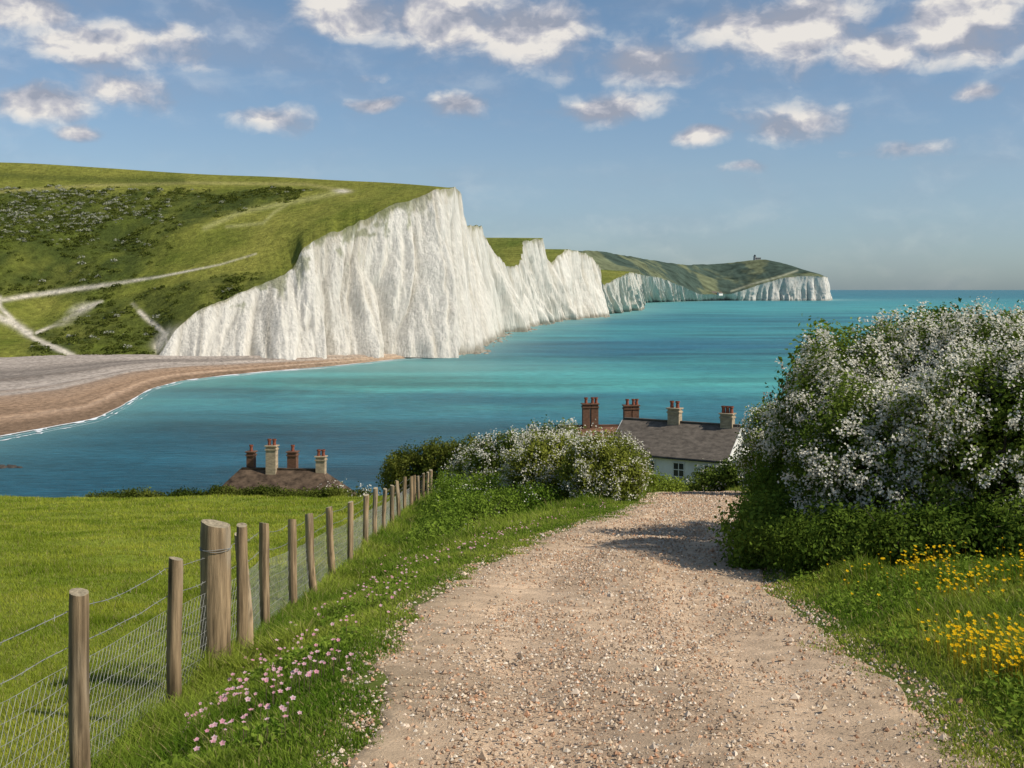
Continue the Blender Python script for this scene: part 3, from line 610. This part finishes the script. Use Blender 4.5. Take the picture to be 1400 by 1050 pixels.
mk('distant_hills',Q,gridF(Q.shape[0],Q.shape[1]),C.reshape(-1,3),M_far,True)
# lighthouse
lx,ly,lz=Wp(1032,355.5,3290)
le=empty('lighthouse')
M_stone=mat_col('lighthouse_stone_mat',.9,(.3,.3,.3),.2,const=(.30,.30,.30))
segs([(lx,ly,lz-6),(lx,ly,lz+10)],[(lx,ly,lz+10),(lx,ly,lz+11)],np.array([5.0,5.4]),'tower',M_stone,le,16,np.array([4.2,5.4]))
segs([(lx,ly,lz+11),(lx,ly,lz+14)],[(lx,ly,lz+14),(lx,ly,lz+16.5)],np.array([3.0,3.6]),'lantern',M_glass,le,12,np.array([3.0,.3]))
box('keepers_house',(lx+10,ly,lz),(14,9,10),M_stone,le);box('house_roof',(lx+10,ly,lz+6),(15,10,2),M_slate,le)
for i,(qx,qy) in enumerate([(968,401.5),(976,400.5),(984,401)]):
    x,y,z=Wp(qx,qy,2940)
    house('distant_house',(x,y,z-6),.3*i,14,9,6,4,M_white if i!=1 else M_brick,M_slate)
# ---------------- beach
Wl=[(-700,720),(-300,655),(-100,616),(0,597),(60,586),(130,573),(163,557),(183,545),(205,532),(250,520),(330,511),(450,501),(540,491.5),(600,486.5),(632,485.5)]
Kl=[-800,-500,-260,-130,-60,0,45,85,130,180,262,400,520,590,628]
Wv=np.array([Wz(a,b,0) for a,b in Wl])
ep=np.concatenate([epx_s[:247],700+F*Bs2[iA,0]/Bs2[iA,1]]);Eall=np.concatenate([E[:247],Bs2[iA]])
o_=np.argsort(ep);ep=ep[o_];Eall=Eall[o_]
Kv=np.array([[np.interp(k_,ep,Eall[:,j]) for j in range(3)] for k_ in Kl]);Kv[:,1]+=9;Kv[:,2]+=1.2
n=500;par=np.linspace(0,len(Wl)-1,n)
def rs(A): return smooth(np.stack([np.interp(par,np.arange(len(A)),A[:,j]) for j in range(3)],-1),19)
Wr=rs(Wv);Kr=rs(Kv);Wr[:,1]+=1.6*fbm(par*4,1,0,4,370)
nv=130;vv=np.linspace(-.12,1,nv)
Q=Wr[:,None]*(1-vv[None,:,None])+Kr[:,None]*vv[None,:,None]
Q[...,2]=np.where(vv<0,vv*20,Kr[:,2:3]*np.clip(vv,0,1)**.6)
Q[...,2]+=.7*fbm(vv[None,:]*9+0*Q[...,0],Q[...,0]/60,0,4,371)*ss(.03,.15,vv)[None,:]
bn=fbm(vv[None,:]*13+.6*fbm(Q[...,0]/30,Q[...,1]/30,0,3,372),Q[...,0]/70,0,5,373)
t=ss(.12,.45,vv[None,:]+.3*bn)[...,None];C=np.array([.37,.245,.155])*(1-t)+np.array([.30,.255,.215])*t
C=C*(1+.75*bn[...,None]);wet=ss(.15,.06,vv[None,:]+.08*bn)[...,None];C=C*(1-.55*wet)
rt=ss(300,560,700+F*Q[...,0]/Q[...,1])[...,None];C=C*(1-.6*rt)+np.array([.42,.31,.21])*.6*rt
mk('shingle_beach',Q,gridF(n,nv),np.clip(C,.02,1).reshape(-1,3),M_beach,True)
nrm=(Wr-Kr);nrm[:,2]=0;nrm/=np.linalg.norm(nrm,axis=1)[:,None]
lf=ss(640,300,700+F*Wr[:,0]/Wr[:,1])
surf=empty('surf')
for (o0,sd_,amp,th0) in ((-.5,380,2.4,.25),(3.0,384,1.8,-.35),(6.0,388,1.5,-.45)):
    wdt=np.clip(amp*fbm(par*6,sd_,0,5,sd_)*2.2+th0,0.0,2.0)*(.25+.75*lf)
    o1=o0+1.2*fbm(par*2,sd_+.5,0,3,sd_+2)*(o0>0)
    a0=Wr+nrm*np.reshape(o1,(-1,1))
    S=np.stack([a0,a0+nrm*(wdt+(.7 if o0<0 else 0))[:,None]],1);S[...,2]=.09;S[:,0,2]=.12
    mk('wave_foam',S,gridF(n,2),None,M_foam,True,surf)
# ---------------- sea
lgy=np.concatenate([[-3000,0,60],10**np.linspace(2,3.6,240),[6000,12000,30000,90000]])
sx=np.concatenate([[-60000,-5000],np.linspace(-400,1100,220),[2000,6000,60000]])
SX,SY=np.meshgrid(sx,lgy,indexing='ij')
cl=np.concatenate([Wr[::4,:2],Bs2[SI>9.3][::10,:2]])
dm_=np.full(SX.shape,1e9)
for c_ in cl: dm_=np.minimum(dm_,np.hypot(SX-c_[0],SY-c_[1]))
sh=np.exp(-dm_/(9+SY*.022))*.75
sh=np.maximum(sh,.6*np.exp(-((SX+38)/60)**2-((SY-430)/45)**2))
sh=sh*(1+.4*fbm(SX/40,SY/60,0,4,390));shc=np.stack([sh,sh,sh],-1)
m,nt,out=newmat('sea_water_mat');N=nt.nodes;L=nt.links
geo=N.new('ShaderNodeNewGeometry');sep=N.new('ShaderNodeSeparateXYZ');L.new(geo.outputs['Position'],sep.inputs[0])
lg=N.new('ShaderNodeMath');lg.operation='LOGARITHM';lg.inputs[1].default_value=10;
mxn=N.new('ShaderNodeMath');mxn.operation='MAXIMUM';mxn.inputs[1].default_value=10;L.new(sep.outputs['Y'],mxn.inputs[0]);L.new(mxn.outputs[0],lg.inputs[0])
def mnoise(s,det=6,ro=.6):
    mp=N.new('ShaderNodeMapping');mp.inputs['Scale'].default_value=s;L.new(geo.outputs['Position'],mp.inputs['Vector'])
    no=N.new('ShaderNodeTexNoise');no.inputs['Scale'].default_value=1;no.inputs['Detail'].default_value=det;no.inputs['Roughness'].default_value=ro;L.new(mp.outputs[0],no.inputs['Vector']);return no.outputs[0]
def mrange(v_,a,b,c,d):
    q=N.new('ShaderNodeMapRange')
    for i,x in enumerate((a,b,c,d)): q.inputs[i+1].default_value=x
    L.new(v_,q.inputs[0]);return q.outputs[0]
def vscale(c,f_):
    q=N.new('ShaderNodeVectorMath');q.operation='SCALE';L.new(c,q.inputs[0]);L.new(f_,q.inputs['Scale']);return q.outputs[0]
no=mnoise((.004,.007,1),7,.62)
ad=N.new('ShaderNodeMath');ad.operation='MULTIPLY_ADD';ad.inputs[1].default_value=.22;L.new(no,ad.inputs[0]);L.new(mrange(lg.outputs[0],2.1,4.3,0,1),ad.inputs[2])
sb=N.new('ShaderNodeMath');sb.operation='SUBTRACT';sb.inputs[1].default_value=.11;L.new(ad.outputs[0],sb.inputs[0])
cr=N.new('ShaderNodeValToRGB');L.new(sb.outputs[0],cr.inputs[0]);e_=cr.color_ramp.elements
e_[0].position=0;e_[0].color=(.016,.085,.13,1);e_[1].position=1;e_[1].color=(.045,.17,.21,1)
for p_,c_ in ((.11,(.020,.11,.155,1)),(.16,(.032,.17,.20,1)),(.20,(.075,.34,.31,1)),(.245,(.05,.27,.265,1)),(.285,(.018,.11,.16,1)),(.32,(.03,.16,.20,1)),(.36,(.05,.26,.27,1)),(.43,(.025,.16,.20,1)),(.50,(.06,.30,.30,1)),(.60,(.05,.26,.28,1)),(.70,(.035,.18,.22,1))):
    x=e_.new(p_);x.color=c_
sea_c=vscale(cr.outputs[0],mrange(mnoise((.006,.024,1),10,.66),.36,.60,.55,1.18))
n4=mnoise((.22,.8,1),8,.72)
sea_c=vscale(sea_c,mrange(n4,.3,.7,.48,1.5))
at=N.new('ShaderNodeAttribute');at.attribute_name='Col'
mxs=N.new('ShaderNodeMix');mxs.data_type='RGBA';L.new(at.outputs['Fac'],mxs.inputs[0]);L.new(sea_c,mxs.inputs[6]);mxs.inputs[7].default_value=(.18,.34,.32,1)
bp=N.new('ShaderNodeBump');bp.inputs['Strength'].default_value=.7;bp.inputs['Distance'].default_value=1.0;L.new(n4,bp.inputs['Height'])
p=N.new('ShaderNodeBsdfPrincipled');p.inputs['Roughness'].default_value=.4;p.inputs['Specular IOR Level'].default_value=.12
L.new(mxs.outputs[2],p.inputs['Base Color']);L.new(bp.outputs[0],p.inputs['Normal']);L.new(p.outputs[0],out.inputs['Surface'])
mk('sea',np.stack([SX,SY,0*SX],-1),gridF(*SX.shape),shc.reshape(-1,3),m)
rk_=[(-90+i*.28+rng.random()*.4,184+rng.random()*2,.35+.45*rng.random()) for i in range(26)]
Vr=[];Fr=[]
bs=np.array([[1,0,0],[.5,.87,0],[-.5,.87,0],[-1,0,0],[-.5,-.87,0],[.5,-.87,0],[.5,.2,.5],[-.4,.3,.55],[0,-.5,.45]])
fs=[[0,1,6],[1,2,7],[1,7,6],[2,3,7],[3,4,8],[3,8,7],[4,5,8],[5,0,6],[5,6,8],[6,7,8]]
for i,(x,y,s) in enumerate(rk_):
    Vr.append(bs*s*(1+.4*(rng.random(bs.shape)-.5))*[1.4,1,1]+[x,y,-.05]);Fr.append(np.array(fs)+9*i)
M_rock=mat_col('wet_rock_mat',.6,amt=.3,const=(.06,.05,.04))
mk('sea_rocks',np.concatenate(Vr),np.concatenate(Fr),None,M_rock)
jb=np.where((SI>8.5)&(SI<24))[0];Vr=[];Fr=[]
for i in range(420):
    j=jb[rng.integers(len(jb))];o=V[j,0,:2]+nr[j]*(rng.random()**2*9-1);s=.4+1.5*rng.random()**3
    Vr.append(bs*s*(1+.5*(rng.random(bs.shape)-.5))*[1.2,1,1]+[o[0],o[1],-.1]);Fr.append(np.array(fs)+9*i)
mk('fallen_chalk_boulders',np.concatenate(Vr),np.concatenate(Fr),None,mat_col('boulder_mat',.9,(.2,.2,.2),.5,const=(.26,.23,.18)))

# ---------------- world
w=bpy.data.worlds.new('World');scene.world=w;w.use_nodes=True;nt=w.node_tree;N=nt.nodes;L=nt.links
for n_ in list(N): N.remove(n_)
out=N.new('ShaderNodeOutputWorld');bg=N.new('ShaderNodeBackground');bg.inputs['Strength'].default_value=.10;L.new(bg.outputs[0],out.inputs[0])
sunv=(.93,-.37);saz=math.degrees(math.atan2(sunv[0],sunv[1]))
sky=N.new('ShaderNodeTexSky');sky.sky_type='NISHITA';sky.sun_disc=False;sky.sun_elevation=math.radians(44);sky.sun_rotation=math.radians(saz)
sky.air_density=1.0;sky.dust_density=.6;sky.ozone_density=2.0
tc=N.new('ShaderNodeTexCoord');sp_=N.new('ShaderNodeSeparateXYZ');L.new(tc.outputs['Generated'],sp_.inputs[0])
def M(op,a,b=None,c=None):
    n_=N.new('ShaderNodeMath');n_.operation=op
    for i,x in enumerate((a,b,c)):
        if x is None: continue
        if isinstance(x,(int,float)): n_.inputs[i].default_value=x
        else: L.new(x,n_.inputs[i])
    return n_.outputs[0]
az=M('ARCTAN2',sp_.outputs[0],sp_.outputs[1]);el=M('ARCSINE',sp_.outputs[2])
cb=N.new('ShaderNodeCombineXYZ');L.new(az,cb.inputs[0]);L.new(el,cb.inputs[1])
def noise(scale,detail,rough,vec,off=(0,0,0),stretch=(1,1.5,1)):
    mp=N.new('ShaderNodeMapping');mp.inputs['Scale'].default_value=stretch;mp.inputs['Location'].default_value=off;L.new(vec,mp.inputs['Vector'])
    q=N.new('ShaderNodeTexNoise');q.inputs['Scale'].default_value=scale;q.inputs['Detail'].default_value=detail;q.inputs['Roughness'].default_value=rough;L.new(mp.outputs[0],q.inputs['Vector']);return q
wn=noise(22,3,.5,cb.outputs[0],(3.3,1,2))
wv=N.new('ShaderNodeVectorMath');wv.operation='SUBTRACT';L.new(wn.outputs['Color'],wv.inputs[0]);wv.inputs[1].default_value=(.5,.5,.5)
ws=N.new('ShaderNodeVectorMath');ws.operation='MULTIPLY_ADD';L.new(wv.outputs[0],ws.inputs[0]);ws.inputs[1].default_value=(.022,.018,0);L.new(cb.outputs[0],ws.inputs[2])
pv=ws.outputs[0]
clouds=[(30,8,90,34,1),(125,64,110,38,1),(50,138,85,30,.95),(110,181,36,14,.8),(245,62,75,38,.5),(175,122,80,32,.55),(370,165,70,22,.5),
(470,18,100,42,.95),(600,22,135,60,1),(720,40,120,62,.8),(490,105,45,12,.4),(512,142,46,14,.85),(630,142,56,22,.88),(825,147,92,22,.9),(880,78,92,38,.9),
(1075,38,155,62,1),(1325,30,145,62,1),(1205,68,85,38,.85),(960,186,40,15,.9),(1085,165,100,30,.7),(1020,230,46,12,.6),(1340,127,34,14,.75),(1228,205,66,18,.5),(1520,150,80,30,.7),(-120,80,100,40,.8)]
dm=None
for (cx,cy,rx,ry,b_) in clouds:
    dx=(cx-700)/F;dz=(396-cy)/F;a_=math.atan(dx);e2=math.atan(dz/math.hypot(1,dx))
    s2=N.new('ShaderNodeVectorMath');s2.operation='MULTIPLY_ADD';L.new(pv,s2.inputs[0]);s2.inputs[1].default_value=(F/rx,F/ry,0);s2.inputs[2].default_value=(-a_*F/rx,-e2*F/ry,(1-b_)*.95)
    s3=N.new('ShaderNodeVectorMath');s3.operation='LENGTH';L.new(s2.outputs[0],s3.inputs[0])
    d_=s3.outputs['Value']
    if dm is None: dm=d_
    else:
        q=N.new('ShaderNodeMath');q.operation='SMOOTH_MIN';q.inputs[2].default_value=.2;L.new(dm,q.inputs[0]);L.new(d_,q.inputs[1]);dm=q.outputs[0]
fn=noise(17,9,.54,pv,(1.7,0,0));fnb=noise(17,5,.54,pv,(1.7-.004,-.02,0))
dens=M('ADD',M('SUBTRACT',1.16,dm),M('MULTIPLY',M('SUBTRACT',fn.outputs[0],.5),1.9))
def MR(v_,a,b,c,d,smo=True):
    q=N.new('ShaderNodeMapRange');q.interpolation_type='SMOOTHSTEP' if smo else 'LINEAR'
    for i,x in enumerate((a,b,c,d)): q.inputs[i+1].default_value=x
    L.new(v_,q.inputs[0]);return q.outputs[0]
alpha=MR(dens,0,.85,0,.96)
vn_=noise(5,6,.6,cb.outputs[0],(9.2,3,1),(1,2.2,1));veil=M('MULTIPLY',MR(vn_.outputs[0],.40,.75,0,.38),MR(el,.03,.2,.4,1))
alpha=M('MAXIMUM',alpha,veil)
rel=M('SUBTRACT',fn.outputs[0],fnb.outputs[0])
lit=M('ADD',M('MULTIPLY_ADD',rel,4.2,.34),M('MULTIPLY',MR(dens,.1,1.1,0,1,False),.34))
cr=N.new('ShaderNodeValToRGB');L.new(lit,cr.inputs[0]);e_=cr.color_ramp.elements
e_[0].position=.1;e_[0].color=(3.3,3.6,4.4,1);e_[1].position=.92;e_[1].color=(8.4,8.0,7.5,1);x=e_.new(.5);x.color=(5.2,5.2,5.7,1)
hs=N.new('ShaderNodeMix');hs.data_type='RGBA';hs.blend_type='MULTIPLY';hs.inputs[0].default_value=1;L.new(sky.outputs[0],hs.inputs[6])
tr_=N.new('ShaderNodeValToRGB');L.new(MR(el,0,.35,0,1,False),tr_.inputs[0]);te=tr_.color_ramp.elements
te[0].color=(.64,.83,1.12,1);te[1].color=(.86,.98,1,1);x=te.new(.3);x.color=(.88,.93,1.02,1);L.new(tr_.outputs[0],hs.inputs[7])
mx=N.new('ShaderNodeMix');mx.data_type='RGBA';L.new(alpha,mx.inputs[0]);L.new(hs.outputs[2],mx.inputs[6]);L.new(cr.outputs[0],mx.inputs[7])
L.new(mx.outputs[2],bg.inputs['Color'])
# sun
ce=math.cos(math.radians(44));sd=Vector((sunv[0]*ce,sunv[1]*ce,math.sin(math.radians(44))))
ld=bpy.data.lights.new('sun','SUN');ld.energy=4.9;ld.angle=math.radians(.5);ld.color=(1,.93,.82)
lo=bpy.data.objects.new('sun',ld);scene.collection.objects.link(lo);lo.rotation_euler=sd.to_track_quat('Z','Y').to_euler()
# camera
cd=bpy.data.cameras.new('camera');cam=bpy.data.objects.new('camera',cd);scene.collection.objects.link(cam)
cam.location=(0,0,H);cam.rotation_euler=(math.radians(90),0,0);cd.sensor_width=36;cd.lens=F/1400*36;cd.shift_y=-129/1400;cd.clip_end=200000;cd.clip_start=.1
scene.camera=cam
scene.view_settings.view_transform='Standard';scene.view_settings.look='None';scene.view_settings.exposure=0
print('polys',sum(len(o.data.polygons) for o in scene.objects if o.type=='MESH'))
